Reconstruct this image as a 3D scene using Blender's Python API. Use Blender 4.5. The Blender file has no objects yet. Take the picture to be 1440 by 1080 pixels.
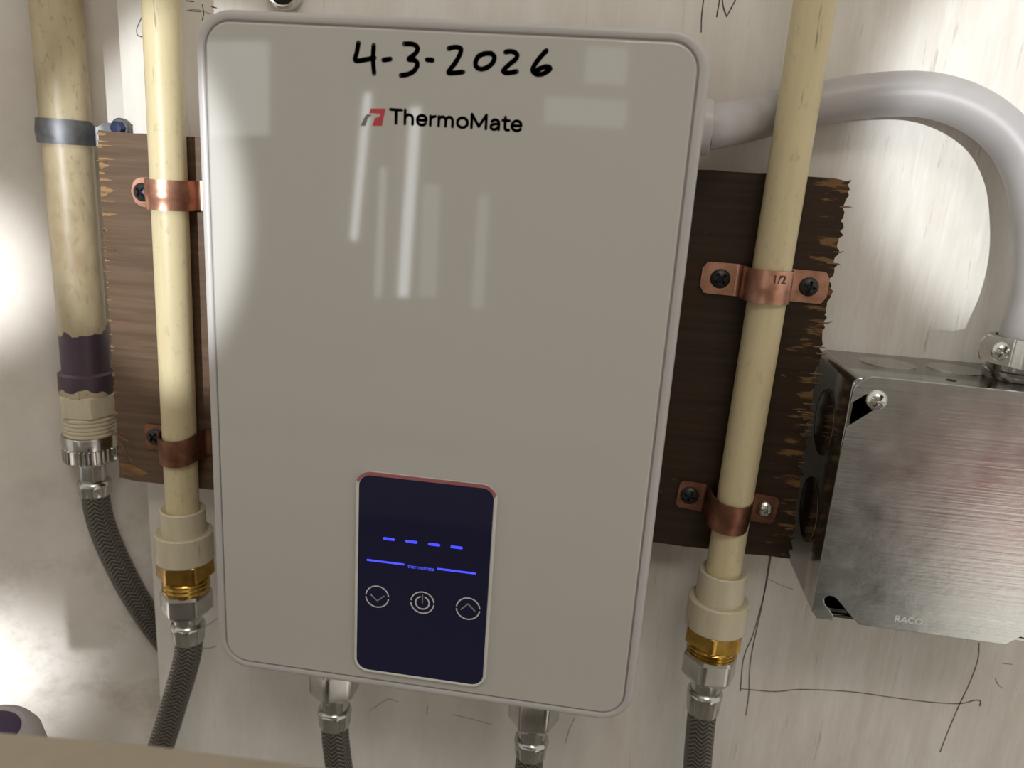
import bpy, bmesh, math, random
from mathutils import Vector, Matrix

# ------------------------------------------------------------------ camera, world, lamps, exposure
S = bpy.context.scene
COL = S.collection
RND = random.Random(11)

cam_d = bpy.data.cameras.new('camera')
cam = bpy.data.objects.new('camera', cam_d)
COL.objects.link(cam)
CAM_AXES = [[0.98864, -0.096931, 0.114868], [0.135938, 0.250633, -0.95849], [0.064118, 0.963217, 0.260963]]
CAM_POS = Vector([0.06673, -0.36298, 0.08622])
cam.matrix_world = Matrix.Translation(CAM_POS) @ Matrix(CAM_AXES).to_4x4()
cam_d.sensor_fit = 'HORIZONTAL'
cam_d.sensor_width = 36.0
cam_d.lens = 1096.65 / 1440.0 * 36.0
cam_d.clip_start = 0.005
cam_d.clip_end = 50
cam_d.dof.use_dof = True
cam_d.dof.focus_distance = 0.335
cam_d.dof.aperture_fstop = 10.0
S.camera = cam

W = bpy.data.worlds.new('room_light')
S.world = W
W.use_nodes = True
W.node_tree.nodes['Background'].inputs[0].default_value = (1.0, 0.955, 0.88, 1)
W.node_tree.nodes['Background'].inputs[1].default_value = 0.66

S.view_settings.view_transform = 'Standard'
S.view_settings.look = 'None'
S.view_settings.gamma = 1.0
S.view_settings.use_curve_mapping = False
S.view_settings.exposure = 0.0


def aim(o, target):
    d = Vector(target) - o.location
    o.rotation_euler = d.to_track_quat('-Z', 'Y').to_euler()


def spot(name, loc, target, watts, angle, blend, size, col=(1, 0.97, 0.93)):
    l = bpy.data.lights.new(name, 'SPOT')
    l.energy = watts
    l.spot_size = math.radians(angle)
    l.spot_blend = blend
    l.shadow_soft_size = size
    l.color = col
    o = bpy.data.objects.new(name, l)
    COL.objects.link(o)
    o.location = loc
    aim(o, target)
    return o


def area(name, loc, target, watts, sx, sy, col=(1, 0.95, 0.87)):
    l = bpy.data.lights.new(name, 'AREA')
    l.energy = watts
    l.shape = 'RECTANGLE'
    l.size = sx
    l.size_y = sy
    l.color = col
    o = bpy.data.objects.new(name, l)
    COL.objects.link(o)
    o.location = loc
    aim(o, target)
    return o


# a hand torch held beside the camera, and added spots with cones shaped to the light patches on the walls
spot('hand_torch', (-0.155, -0.46, 0.088), (-0.133, 0, 0.060), 8.3, 25.0, 0.42, 0.004, (0.93, 0.97, 1.0)).scale = (0.80, 1.0, 1.0)
spot('patch_spot_low', (-0.12, -0.75, -0.25), (-0.268, -0.02, -0.205), 44, 8.0, 0.8, 0.03, (0.96, 0.98, 1.0))
spot('patch_spot_mid', (0.05, -0.62, 0.10), (-0.258, -0.02, 0.022), 36, 7.5, 0.6, 0.02, (0.96, 0.98, 1.0))
spot('patch_spot_side', (0.31, -1.0, 0.17), (0.262, 0, 0.120), 35, 11.5, 0.35, 0.012, (0.94, 0.98, 1.0))
spot('bin_fill_spot', (0.75, -0.35, 0.3), (0.90, -1.1, -0.72), 230, 30, 0.6, 0.05)  # added spot that brightens the unseen bin for the cover's reflection
area('overhead_fill', (0.35, -1.2, 1.3), (0, 0, 0), 5.0, 0.6, 0.3)  # added soft fill from above, no actual fixture

# ------------------------------------------------------------------ materials
MATS = {}


def nodes_of(name):
    m = bpy.data.materials.new(name)
    m.use_nodes = True
    nt = m.node_tree
    b = nt.nodes['Principled BSDF']
    MATS[name] = m
    return m, nt, b


def rgba(c):
    return (c[0], c[1], c[2], 1)


def N(nt, t, **kw):
    n = nt.nodes.new(t)
    for k, v in kw.items():
        setattr(n, k, v)
    return n


def noise(nt, scale, vec=(1, 1, 1), detail=4, rough=0.55, loc=(0, 0, 0), coord='Object'):
    tc = N(nt, 'ShaderNodeTexCoord')
    mp = N(nt, 'ShaderNodeMapping')
    mp.inputs['Scale'].default_value = vec
    mp.inputs['Location'].default_value = loc
    nt.links.new(tc.outputs[coord], mp.inputs['Vector'])
    n = N(nt, 'ShaderNodeTexNoise')
    n.inputs['Scale'].default_value = scale
    n.inputs['Detail'].default_value = detail
    n.inputs['Roughness'].default_value = rough
    nt.links.new(mp.outputs[0], n.inputs['Vector'])
    return n.outputs['Fac']


def ramp(nt, fac, stops):
    r = N(nt, 'ShaderNodeValToRGB')
    e = r.color_ramp.elements
    while len(e) < len(stops):
        e.new(0.5)
    for q, (pos, c) in zip(e, stops):
        q.position = pos
        q.color = rgba(c) if len(c) == 3 else c
    nt.links.new(fac, r.inputs[0])
    return r.outputs[0]


def mixc(nt, fac, a, b, kind='MIX'):
    m = N(nt, 'ShaderNodeMix', data_type='RGBA', blend_type=kind)
    for i, v in ((0, fac), (6, a), (7, b)):
        if isinstance(v, (int, float)):
            m.inputs[i].default_value = v
        elif isinstance(v, tuple):
            m.inputs[i].default_value = rgba(v)
        else:
            nt.links.new(v, m.inputs[i])
    return m.outputs[2]


def math_(nt, op, a, b=None):
    m = N(nt, 'ShaderNodeMath', operation=op)
    for i, v in ((0, a), (1, b)):
        if v is None:
            continue
        if isinstance(v, (int, float)):
            m.inputs[i].default_value = v
        else:
            nt.links.new(v, m.inputs[i])
    return m.outputs[0]


def bump(nt, b, h, strength, dist=0.0005):
    n = N(nt, 'ShaderNodeBump')
    n.inputs['Strength'].default_value = strength
    n.inputs['Distance'].default_value = dist
    nt.links.new(h, n.inputs['Height'])
    nt.links.new(n.outputs[0], b.inputs['Normal'])


def plain(name, c, rough=0.5, metal=0.0, c2=None, scale=60, vec=(1, 1, 1), spec=0.5, bmp=0.0, emit=None, rough2=None):
    m, nt, b = nodes_of(name)
    b.inputs['Roughness'].default_value = rough
    b.inputs['Metallic'].default_value = metal
    b.inputs['Specular IOR Level'].default_value = spec
    f = noise(nt, scale, vec)
    c2 = c2 or tuple(v * 0.9 for v in c)
    nt.links.new(ramp(nt, f, [(0.35, c2), (0.65, c)]), b.inputs['Base Color'])
    if rough2 is not None:
        mr = N(nt, 'ShaderNodeMapRange')
        mr.inputs[3].default_value = rough
        mr.inputs[4].default_value = rough2
        nt.links.new(f, mr.inputs[0])
        nt.links.new(mr.outputs[0], b.inputs['Roughness'])
    if bmp:
        bump(nt, b, f, bmp)
    if emit:
        b.inputs['Emission Color'].default_value = rgba(emit[0])
        b.inputs['Emission Strength'].default_value = emit[1]
    return m


# painted plywood: thin white paint over vertical grain, cracks and stains showing through
m, nt, b = nodes_of('painted_plywood')
b.inputs['Roughness'].default_value = 0.55
g1 = noise(nt, 1, (120, 50, 9), 8, 0.72)
g2 = noise(nt, 1, (420, 50, 40), 6, 0.75)
g3 = noise(nt, 1, (26, 26, 11), 4, 0.6)
g4 = noise(nt, 1, (300, 60, 24), 4, 0.65, (3, 1, 2))
sep = N(nt, 'ShaderNodeSeparateXYZ')
tcw = N(nt, 'ShaderNodeTexCoord')
nt.links.new(tcw.outputs['Object'], sep.inputs[0])
# the right hand sheet was brushed thinner, so more grain shows there
mrw = N(nt, 'ShaderNodeMapRange', clamp=True)
mrw.inputs[1].default_value = 0.07
mrw.inputs[2].default_value = 0.19
mrw.inputs[3].default_value = 0.35
mrw.inputs[4].default_value = 1.0
nt.links.new(sep.outputs[0], mrw.inputs[0])
c = ramp(nt, g3, [(0.3, (0.67, 0.62, 0.555)), (0.6, (0.78, 0.75, 0.70))])
t1 = ramp(nt, g1, [(0.42, (1, 1, 1)), (0.62, (0, 0, 0))])
t2 = ramp(nt, g2, [(0.52, (0, 0, 0)), (0.68, (1, 1, 1))])
t4 = ramp(nt, g4, [(0.62, (0, 0, 0)), (0.72, (1, 1, 1))])
c = mixc(nt, math_(nt, 'MULTIPLY', math_(nt, 'SUBTRACT', 1.0, t1), math_(nt, 'MULTIPLY', mrw.outputs[0], 0.26)), c, (0.47, 0.405, 0.34))
c = mixc(nt, math_(nt, 'MULTIPLY', t2, math_(nt, 'MULTIPLY', mrw.outputs[0], 0.45)), c, (0.86, 0.85, 0.83))
c = mixc(nt, math_(nt, 'MULTIPLY', t4, math_(nt, 'MULTIPLY', mrw.outputs[0], 0.55)), c, (0.25, 0.205, 0.165))
sp = noise(nt, 150, (1, 1, 0.4), 2, 0.5)
c = mixc(nt, ramp(nt, sp, [(0.76, (0, 0, 0)), (0.79, (0.7, 0.7, 0.7))]), c, (0.22, 0.19, 0.15))
nt.links.new(c, b.inputs['Base Color'])
bump(nt, b, g2, 0.10, 0.0004)

# dirty painted side wall
m, nt, b = nodes_of('dirty_white_wall')
b.inputs['Roughness'].default_value = 0.6
f1 = noise(nt, 14, (1, 1, 1), 5, 0.6)
f2 = noise(nt, 30, (1, 1, 1.1), 8, 0.75, (2, 0, 1))
f3 = noise(nt, 70, (1, 1, 1), 3, 0.6)
c = ramp(nt, f1, [(0.3, (0.60, 0.545, 0.48)), (0.65, (0.74, 0.70, 0.65))])
sepz = N(nt, 'ShaderNodeSeparateXYZ')
tcz = N(nt, 'ShaderNodeTexCoord')
nt.links.new(tcz.outputs['Object'], sepz.inputs[0])
low = N(nt, 'ShaderNodeMapRange', clamp=True)   # grime has settled on the lower half
low.inputs[1].default_value = -0.06
low.inputs[2].default_value = -0.16
low.inputs[3].default_value = 0.1
low.inputs[4].default_value = 1.0
nt.links.new(sepz.outputs[2], low.inputs[0])
st = ramp(nt, f2, [(0.50, (0, 0, 0)), (0.80, (1, 1, 1))])
c = mixc(nt, math_(nt, 'MULTIPLY', st, math_(nt, 'MULTIPLY', low.outputs[0], 0.75)), c, (0.30, 0.235, 0.19))
c = mixc(nt, ramp(nt, f3, [(0.74, (0, 0, 0)), (0.8, (0.6, 0.6, 0.6))]), c, (0.2, 0.17, 0.14))
nt.links.new(c, b.inputs['Base Color'])
bump(nt, b, f2, 0.4, 0.001)

# brown stained plywood with horizontal grain, raw torn fibres at the sawn sides
m, nt, b = nodes_of('brown_plywood')
b.inputs['Roughness'].default_value = 0.42
b.inputs['Specular IOR Level'].default_value = 0.35
h1 = noise(nt, 1, (18, 40, 420), 5, 0.6)
h2 = noise(nt, 1, (60, 40, 330), 4, 0.6, (1, 5, 3))
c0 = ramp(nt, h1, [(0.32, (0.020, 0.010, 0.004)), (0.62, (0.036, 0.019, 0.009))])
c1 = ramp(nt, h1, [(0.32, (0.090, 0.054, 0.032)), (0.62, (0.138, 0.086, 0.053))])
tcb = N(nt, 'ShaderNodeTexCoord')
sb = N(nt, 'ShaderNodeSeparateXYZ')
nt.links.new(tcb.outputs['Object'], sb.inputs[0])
lit_end = N(nt, 'ShaderNodeMapRange', clamp=True)   # end left of the heater lightened, torch light put into its colour
lit_end.inputs[1].default_value = 0.0
lit_end.inputs[2].default_value = -0.1
nt.links.new(sb.outputs[0], lit_end.inputs[0])
c = mixc(nt, lit_end.outputs[0], c0, c1)
ax = math_(nt, 'ABSOLUTE', math_(nt, 'ADD', sb.outputs[0], 0.007))
edge = N(nt, 'ShaderNodeMapRange', clamp=True)
edge.inputs[1].default_value = 0.148
edge.inputs[2].default_value = 0.1665
edge.inputs[3].default_value = 0.0
edge.inputs[4].default_value = 0.30
nt.links.new(ax, edge.inputs[0])
tear = ramp(nt, math_(nt, 'ADD', h2, edge.outputs[0]), [(0.83, (0, 0, 0)), (0.90, (1, 1, 1))])
c = mixc(nt, math_(nt, 'MULTIPLY', tear, 0.85), c, (0.20, 0.105, 0.038))
sp = noise(nt, 1, (130, 40, 420), 3, 0.6, (4, 2, 0))
c = mixc(nt, ramp(nt, sp, [(0.70, (0, 0, 0)), (0.77, (0.35, 0.35, 0.35))]), c, (0.30, 0.22, 0.15))
nt.links.new(c, b.inputs['Base Color'])
bump(nt, b, h1, 0.15, 0.0004)

plain('torn_wood', (0.36, 0.215, 0.09), 0.75, c2=(0.22, 0.12, 0.05), scale=1, vec=(80, 80, 700), bmp=0.3)
plain('raw_wood', (0.24, 0.13, 0.05), 0.7, c2=(0.10, 0.05, 0.02), scale=1, vec=(60, 200, 300), bmp=0.3)


def pipe_material(name, c, stain, marks=0.6):
    m, nt, b = nodes_of(name)
    b.inputs['Roughness'].default_value = 0.42
    a = noise(nt, 1, (120, 120, 14), 4, 0.6)
    s = noise(nt, 420, (1, 1, 0.5), 3, 0.55)
    l = noise(nt, 1, (330, 330, 38), 2, 0.5, (5, 2, 8))
    k = ramp(nt, a, [(0.3, tuple(v * 0.86 for v in c)), (0.65, c)])
    k = mixc(nt, math_(nt, 'MULTIPLY', ramp(nt, s, [(0.58, (0, 0, 0)), (0.70, (1, 1, 1))]), 0.5 * marks), k, stain)
    k = mixc(nt, math_(nt, 'MULTIPLY', ramp(nt, l, [(0.71, (0, 0, 0)), (0.77, (1, 1, 1))]), marks), k, (0.10, 0.085, 0.05))
    return m, nt, b, k


m, nt, b, k = pipe_material('cream_pipe', (0.66, 0.56, 0.34), (0.33, 0.28, 0.17))
nt.links.new(k, b.inputs['Base Color'])
m, nt, b, k = pipe_material('cream_fitting', (0.62, 0.55, 0.40), (0.33, 0.29, 0.2), 0.35)
nt.links.new(k, b.inputs['Base Color'])


def primer_material(name, c, z_hi, z_lo, fade):
    """cream plastic with purple primer brushed on between two heights, ragged edge"""
    m, nt, b, k = pipe_material(name, c, (0.22, 0.17, 0.10), 0.8)
    tc = N(nt, 'ShaderNodeTexCoord')
    sx = N(nt, 'ShaderNodeSeparateXYZ')
    nt.links.new(tc.outputs['Object'], sx.inputs[0])
    w = noise(nt, 70, (1, 1, 0.3), 3, 0.5)
    z = math_(nt, 'ADD', sx.outputs[2], math_(nt, 'MULTIPLY', math_(nt, 'SUBTRACT', w, 0.5), fade))
    up = math_(nt, 'LESS_THAN', z, z_hi)
    dn = math_(nt, 'GREATER_THAN', z, z_lo)
    f = math_(nt, 'MULTIPLY', up, dn)
    big = noise(nt, 30, (1, 1, 0.5), 4, 0.6, (1, 2, 0))
    k = mixc(nt, math_(nt, 'MULTIPLY', ramp(nt, big, [(0.44, (0, 0, 0)), (0.66, (1, 1, 1))]), 0.65), k, (0.24, 0.165, 0.085))
    k = mixc(nt, math_(nt, 'MULTIPLY', f, 0.95), k, (0.050, 0.026, 0.055))
    nt.links.new(k, b.inputs['Base Color'])


primer_material('stained_pipe', (0.56, 0.47, 0.30), -0.005, -1.0, 0.028)
primer_material('stained_socket', (0.60, 0.50, 0.33), 1.0, -0.036, 0.016)

plain('white_plastic', (0.50, 0.475, 0.46), 0.35, scale=9)
plain('gasket_grey', (0.34, 0.31, 0.29), 0.5)
m = plain('white_glass', (0.50, 0.48, 0.445), 0.035, c2=(0.49, 0.47, 0.435), scale=5, spec=0.5)
plain('bezel', (0.66, 0.65, 0.60), 0.22)
plain('bezel_red_strip', (0.36, 0.13, 0.14), 0.35)
plain('screen_black', (0.007, 0.007, 0.016), 0.05, c2=(0.0065, 0.0065, 0.015), scale=4, emit=((0.10, 0.10, 0.55), 0.018))
plain('blue_light', (0.05, 0.06, 0.6), 0.4, emit=((0.075, 0.085, 1.0), 1.0))
plain('icon_white', (0.62, 0.61, 0.58), 0.4)
plain('ink_black', (0.010, 0.009, 0.010), 0.35, c2=(0.025, 0.02, 0.02), scale=500)
plain('logo_black', (0.013, 0.013, 0.012), 0.3)
plain('logo_red', (0.50, 0.035, 0.04), 0.3)
plain('logo_grey', (0.17, 0.16, 0.16), 0.3)
plain('pencil', (0.085, 0.078, 0.072), 0.6, c2=(0.28, 0.26, 0.23), scale=300)
plain('pencil_faint', (0.33, 0.29, 0.26), 0.6, c2=(0.5, 0.46, 0.42), scale=260)

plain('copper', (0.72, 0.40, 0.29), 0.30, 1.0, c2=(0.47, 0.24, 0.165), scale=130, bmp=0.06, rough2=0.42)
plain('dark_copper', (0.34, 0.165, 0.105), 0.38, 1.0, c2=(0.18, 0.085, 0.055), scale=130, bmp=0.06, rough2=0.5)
plain('black_screw', (0.020, 0.020, 0.021), 0.42, c2=(0.01, 0.01, 0.01), scale=300)
plain('screw_dark', (0.006, 0.006, 0.006), 0.6)
plain('bright_steel', (0.80, 0.79, 0.76), 0.18, 1.0, c2=(0.62, 0.61, 0.58), scale=160)
plain('stamp_glint', (0.75, 0.75, 0.73), 0.4, 0.2)  # pale colour painted in for the glints on the stamped letters
plain('stamp_dark', (0.12, 0.055, 0.035), 0.5, 0.3)
plain('nickel', (0.62, 0.61, 0.585), 0.20, 1.0, c2=(0.48, 0.47, 0.445), scale=90)
plain('brass', (0.55, 0.35, 0.085), 0.22, 1.0, c2=(0.36, 0.21, 0.045), scale=130)
plain('dull_zinc', (0.20, 0.205, 0.215), 0.42, 0.75, c2=(0.13, 0.13, 0.135), scale=160, rough2=0.55)
plain('dark_bolt', (0.045, 0.055, 0.12), 0.3, 0.6)
plain('hole_dark', (0.004, 0.004, 0.004), 0.8)
plain('conduit_grey', (0.45, 0.43, 0.43), 0.42, c2=(0.40, 0.38, 0.38), scale=40)
plain('shelf_beige', (0.36, 0.305, 0.225), 0.6, c2=(0.31, 0.26, 0.19), scale=30)
plain('purple_plastic', (0.05, 0.03, 0.08), 0.4)
plain('grey_plastic', (0.42, 0.39, 0.38), 0.5)
plain('room_wall', (0.50, 0.46, 0.40), 0.8, scale=3)
plain('pane_glow', (0.9, 0.9, 0.9), 0.5, emit=((0.92, 0.97, 1.0), 6.5))  # glow of the added slits that streak the glass
plain('pane_glow_dim', (0.9, 0.9, 0.9), 0.5, emit=((0.93, 1.0, 0.96), 2.2))
plain('pane_glow_faint', (0.9, 0.9, 0.9), 0.5, emit=((0.90, 1.0, 0.92), 1.1))
plain('white_trim', (0.6, 0.58, 0.54), 0.5)
plain('floor_dark', (0.22, 0.20, 0.175), 0.8, scale=6)
plain('dark_cabinet', (0.025, 0.025, 0.025), 0.6, scale=6)
plain('reflection_red', (0.24, 0.03, 0.035), 0.9)

# galvanised sheet, brushed sideways
m, nt, b = nodes_of('galvanised')
b.inputs['Metallic'].default_value = 1.0
q1 = noise(nt, 1, (9, 40, 900), 4, 0.6)
q2 = noise(nt, 55, (1, 1, 1), 4, 0.65)
q3 = noise(nt, 1, (300, 60, 500), 3, 0.6)
c = ramp(nt, q2, [(0.3, (0.46, 0.49, 0.48)), (0.7, (0.62, 0.655, 0.645))])
nt.links.new(c, b.inputs['Base Color'])
rr = N(nt, 'ShaderNodeMapRange')
rr.inputs[3].default_value = 0.14
rr.inputs[4].default_value = 0.32
nt.links.new(q2, rr.inputs[0])
nt.links.new(rr.outputs[0], b.inputs['Roughness'])
bump(nt, b, math_(nt, 'ADD', q1, math_(nt, 'MULTIPLY', q3, 0.5)), 0.28, 0.0003)
plain('galvanised_dark', (0.42, 0.41, 0.39), 0.16, 1.0, c2=(0.34, 0.33, 0.31), scale=60)

# braided stainless hose: chevron columns from the tube's own UVs (u round the hose, v along it in metres)
m, nt, b = nodes_of('steel_braid')
b.inputs['Metallic'].default_value = 0.55
b.inputs['Roughness'].default_value = 0.42
uv = N(nt, 'ShaderNodeTexCoord')
su = N(nt, 'ShaderNodeSeparateXYZ')
nt.links.new(uv.outputs['UV'], su.inputs[0])
cu = math_(nt, 'MULTIPLY', su.outputs[0], 7.0)
tri = math_(nt, 'PINGPONG', cu, 0.5)                         # chevron arms
ph = math_(nt, 'ADD', math_(nt, 'MULTIPLY', su.outputs[1], 430.0), math_(nt, 'MULTIPLY', tri, 2.2))
saw = math_(nt, 'FRACT', ph)
strand = math_(nt, 'PINGPONG', saw, 0.5)
strand = math_(nt, 'MULTIPLY', strand, 2.0)
c = ramp(nt, strand, [(0.10, (0.040, 0.036, 0.030)), (0.45, (0.11, 0.10, 0.082)), (0.95, (0.20, 0.183, 0.152))])
nt.links.new(c, b.inputs['Base Color'])
bump(nt, b, strand, 0.6, 0.0005)

# ------------------------------------------------------------------ mesh helpers (millimetres in, metres out)
K = 0.001


def tag(o, label=None, cat=None, group=None, kind=None):
    if label:
        o['label'] = label
    if cat:
        o['category'] = cat
    if group:
        o['group'] = group
    if kind:
        o['kind'] = kind
    return o


def thing(name, loc, label, cat, group=None):
    o = bpy.data.objects.new(name, None)
    o.empty_display_size = 0.01
    COL.objects.link(o)
    o.location = Vector(loc) * K
    return tag(o, label, cat, group)


class MB:
    """collects vertices (world mm) and faces"""

    def __init__(self):
        self.v, self.f, self.uv = [], [], {}

    def add(self, vs, fs):
        n = len(self.v)
        self.v += [Vector(p) for p in vs]
        self.f += [tuple(i + n for i in f) for f in fs]
        return n

    def box(self, x0, x1, y0, y1, z0, z1):
        self.add([(x, y, z) for z in (z0, z1) for y in (y0, y1) for x in (x0, x1)],
                 [(0, 2, 3, 1), (4, 5, 7, 6), (0, 1, 5, 4), (2, 6, 7, 3), (0, 4, 6, 2), (1, 3, 7, 5)])

    def prism(self, poly, y0, y1):
        """outline in the wall plane (x, z), from depth y0 to y1"""
        n = len(poly)
        a = [(x, y0, z) for x, z in poly]
        c = [(x, y1, z) for x, z in poly]
        fs = [tuple(range(n)), tuple(range(2 * n - 1, n - 1, -1))]
        fs += [(i, n + i, n + (i + 1) % n, (i + 1) % n) for i in range(n)]
        self.add(a + c, fs)

    def loft(self, loops, cap0=True, cap1=True):
        n = len(loops[0])
        base = len(self.v)
        for l in loops:
            self.v += [Vector(p) for p in l]
        for k in range(len(loops) - 1):
            for i in range(n):
                j = (i + 1) % n
                self.f.append((base + k * n + i, base + k * n + j, base + (k + 1) * n + j, base + (k + 1) * n + i))
        if cap0:
            self.f.append(tuple(base + i for i in reversed(range(n))))
        if cap1:
            e = base + (len(loops) - 1) * n
            self.f.append(tuple(e + i for i in range(n)))

    def lathe(self, prof, c, axis='Z', seg=48, hexa=False, turn=0.0, cap0=True, cap1=True):
        """prof: (radius, height along the axis); hexa makes six flats"""
        c = Vector(c)
        loops = []
        for r, h in prof:
            l = []
            for i in range(seg):
                t = 2 * math.pi * i / seg
                rr = r
                if hexa:
                    u = (t % (math.pi / 3)) - math.pi / 6
                    rr = r * math.cos(math.pi / 6) / math.cos(u)
                    rr = min(rr, r * 0.975)
                a = t + turn
                x, y = rr * math.cos(a), rr * math.sin(a)
                if axis == 'Z':
                    q = Vector((x, y, h))
                elif axis == 'Y':
                    q = Vector((x, h, -y))
                else:
                    q = Vector((h, x, y))
                l.append(c + q)
            loops.append(l)
        self.loft(loops, cap0, cap1)

    def obj(self, name, mat, parent=None, smooth=True, origin=None, bevel=0.0, angle=35, local=False):
        o0 = Vector((0, 0, 0))
        if parent is not None and not local:
            o0 = parent.get('_o') and Vector(parent['_o']) or world_loc(parent)
        elif origin is not None:
            o0 = Vector(origin)
        me = bpy.data.meshes.new(name)
        me.from_pydata([tuple((p - o0) * K) for p in self.v], [], self.f)
        if self.uv:
            ul = me.uv_layers.new(name='UVMap')
            for poly in me.polygons:
                for li in poly.loop_indices:
                    ul.data[li].uv = self.uv[(poly.index, me.loops[li].vertex_index)]
        bm = bmesh.new()
        bm.from_mesh(me)
        bmesh.ops.recalc_face_normals(bm, faces=bm.faces)
        bm.to_mesh(me)
        bm.free()
        me.materials.append(MATS[mat])
        me.polygons.foreach_set('use_smooth', [smooth] * len(me.polygons))
        if smooth:
            me.set_sharp_from_angle(angle=math.radians(angle))
            for pl in me.polygons:
                if len(pl.vertices) > 8:
                    pl.use_smooth = False
        o = bpy.data.objects.new(name, me)
        COL.objects.link(o)
        if parent is not None:
            o.parent = parent
        elif origin is not None:
            o.location = o0 * K
        if bevel:
            bv = o.modifiers.new('edge', 'BEVEL')
            bv.width = bevel * K
            bv.segments = 2
            bv.limit_method = 'ANGLE'
            bv.angle_limit = math.radians(40)
        return o


def world_loc(o):
    p = Vector((0, 0, 0))
    while o is not None:
        p += o.location / K
        o = o.parent
    return p


def rrect(x0, x1, z0, z1, r, y, n=8):
    pts = []
    for cx, cz, a0 in ((x1 - r, z1 - r, 0), (x0 + r, z1 - r, 90), (x0 + r, z0 + r, 180), (x1 - r, z0 + r, 270)):
        for i in range(n + 1):
            t = math.radians(a0 + 90 * i / n)
            pts.append((cx + r * math.cos(t), y, cz + r * math.sin(t)))
    return pts


def smooth_path(pts, per=10):
    pts = [Vector(p) for p in pts]
    q = [pts[0] * 2 - pts[1]] + pts + [pts[-1] * 2 - pts[-2]]
    out = []
    for i in range(1, len(q) - 2):
        a, b_, c_, d = q[i - 1], q[i], q[i + 1], q[i + 2]
        for k in range(per):
            t = k / per
            out.append(0.5 * ((2 * b_) + (c_ - a) * t + (2 * a - 5 * b_ + 4 * c_ - d) * t * t + (3 * b_ - a - 3 * c_ + d) * t ** 3))
    out.append(pts[-1])
    return out


def tube(mb, pts, r, seg=32, caps=True):
    path = [Vector(p) for p in pts]
    up = Vector((0, -1, 0))
    base = len(mb.v)
    vlen = [0.0]
    for i in range(1, len(path)):
        vlen.append(vlen[-1] + (path[i] - path[i - 1]).length * K)
    nrm = None
    for i, p in enumerate(path):
        t = (path[min(i + 1, len(path) - 1)] - path[max(i - 1, 0)]).normalized()
        if nrm is None:
            nrm = (up - t * up.dot(t)).normalized()
        else:
            nrm = (nrm - t * nrm.dot(t)).normalized()
        bi = t.cross(nrm)
        rr = r[i] if isinstance(r, list) else r
        for k in range(seg):
            a = 2 * math.pi * k / seg
            mb.v.append(p + nrm * (rr * math.cos(a)) + bi * (rr * math.sin(a)))
    for i in range(len(path) - 1):
        for k in range(seg):
            j = (k + 1) % seg
            q = (base + i * seg + k, base + i * seg + j, base + (i + 1) * seg + j, base + (i + 1) * seg + k)
            fi = len(mb.f)
            mb.f.append(q)
            for vi, (uu, vv) in zip(q, ((k, i), (k + 1, i), (k + 1, i + 1), (k, i + 1))):
                mb.uv[(fi, vi)] = (uu / seg, vlen[vv])
    if caps:
        for i, rev in ((0, True), (len(path) - 1, False)):
            q = [base + i * seg + k for k in range(seg)]
            fi = len(mb.f)
            mb.f.append(tuple(reversed(q)) if rev else tuple(q))
            for vi in q:
                mb.uv[(fi, vi)] = (0, 0)


def stroke(mb, pts, w, y0, y1, wob=0.0, straight=False):
    """a drawn line in the wall plane: short bars with round joints"""
    P = smooth_path([(x, 0, z) for x, z in pts], 4) if len(pts) > 2 and not straight else [Vector((x, 0, z)) for x, z in pts]
    if len(P) == 2:
        P = [P[0].lerp(P[1], k / 6) for k in range(7)]
    n = len(P)
    for i in range(n - 1):
        a, c_ = P[i], P[i + 1]
        d = (c_ - a)
        if d.length < 1e-6:
            continue
        d.normalize()
        s = Vector((-d.z, 0, d.x)) * (w / 2)
        mb.prism([((a + s).x, (a + s).z), ((c_ + s).x, (c_ + s).z), ((c_ - s).x, (c_ - s).z), ((a - s).x, (a - s).z)], y0, y1)
    for i in range(n):
        k = 1 + wob * (RND.random() - 0.5)
        mb.prism([(P[i].x + w / 2 * k * math.cos(t * math.pi / 5), P[i].z + w / 2 * k * math.sin(t * math.pi / 5)) for t in range(10)], y0, y1)


def text_mb(body, x0, x1, z0, cap, y, depth, bold=0.0):
    """lettering as a mesh: left x0, right x1, baseline z0, capital height cap (mm)"""
    cu_ = bpy.data.curves.new('lettering', 'FONT')
    cu_.body = body
    cu_.size = 1.0
    cu_.offset = bold
    o = bpy.data.objects.new('lettering', cu_)
    COL.objects.link(o)
    dg = bpy.context.evaluated_depsgraph_get()
    me = bpy.data.meshes.new_from_object(o.evaluated_get(dg))
    bpy.data.objects.remove(o)
    xs = [v.co.x for v in me.vertices]
    zs = [v.co.y for v in me.vertices]
    lx, hx, hz = min(xs), max(xs), max(zs)
    sx = (x1 - x0) / (hx - lx)
    sz = cap / 0.72 if cap is not None else sx
    mb = MB()
    mb.v = [Vector((x0 + (v.co.x - lx) * sx, y, z0 + v.co.y * sz)) for v in me.vertices]
    mb.f = [tuple(p.vertices) for p in me.polygons]
    bpy.data.meshes.remove(me)
    # give it a little thickness
    n = len(mb.v)
    cnt = {}
    for f in mb.f:
        for i in range(len(f)):
            a, c_ = f[i], f[(i + 1) % len(f)]
            cnt[(a, c_)] = 1
    bd = [(a, c_) for (a, c_) in cnt if (c_, a) not in cnt]
    mb.v += [v + Vector((0, depth, 0)) for v in mb.v]
    back = [tuple(i + n for i in reversed(f)) for f in mb.f]
    mb.f += back + [(c_, a, a + n, c_ + n) for a, c_ in bd]
    return mb


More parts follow.
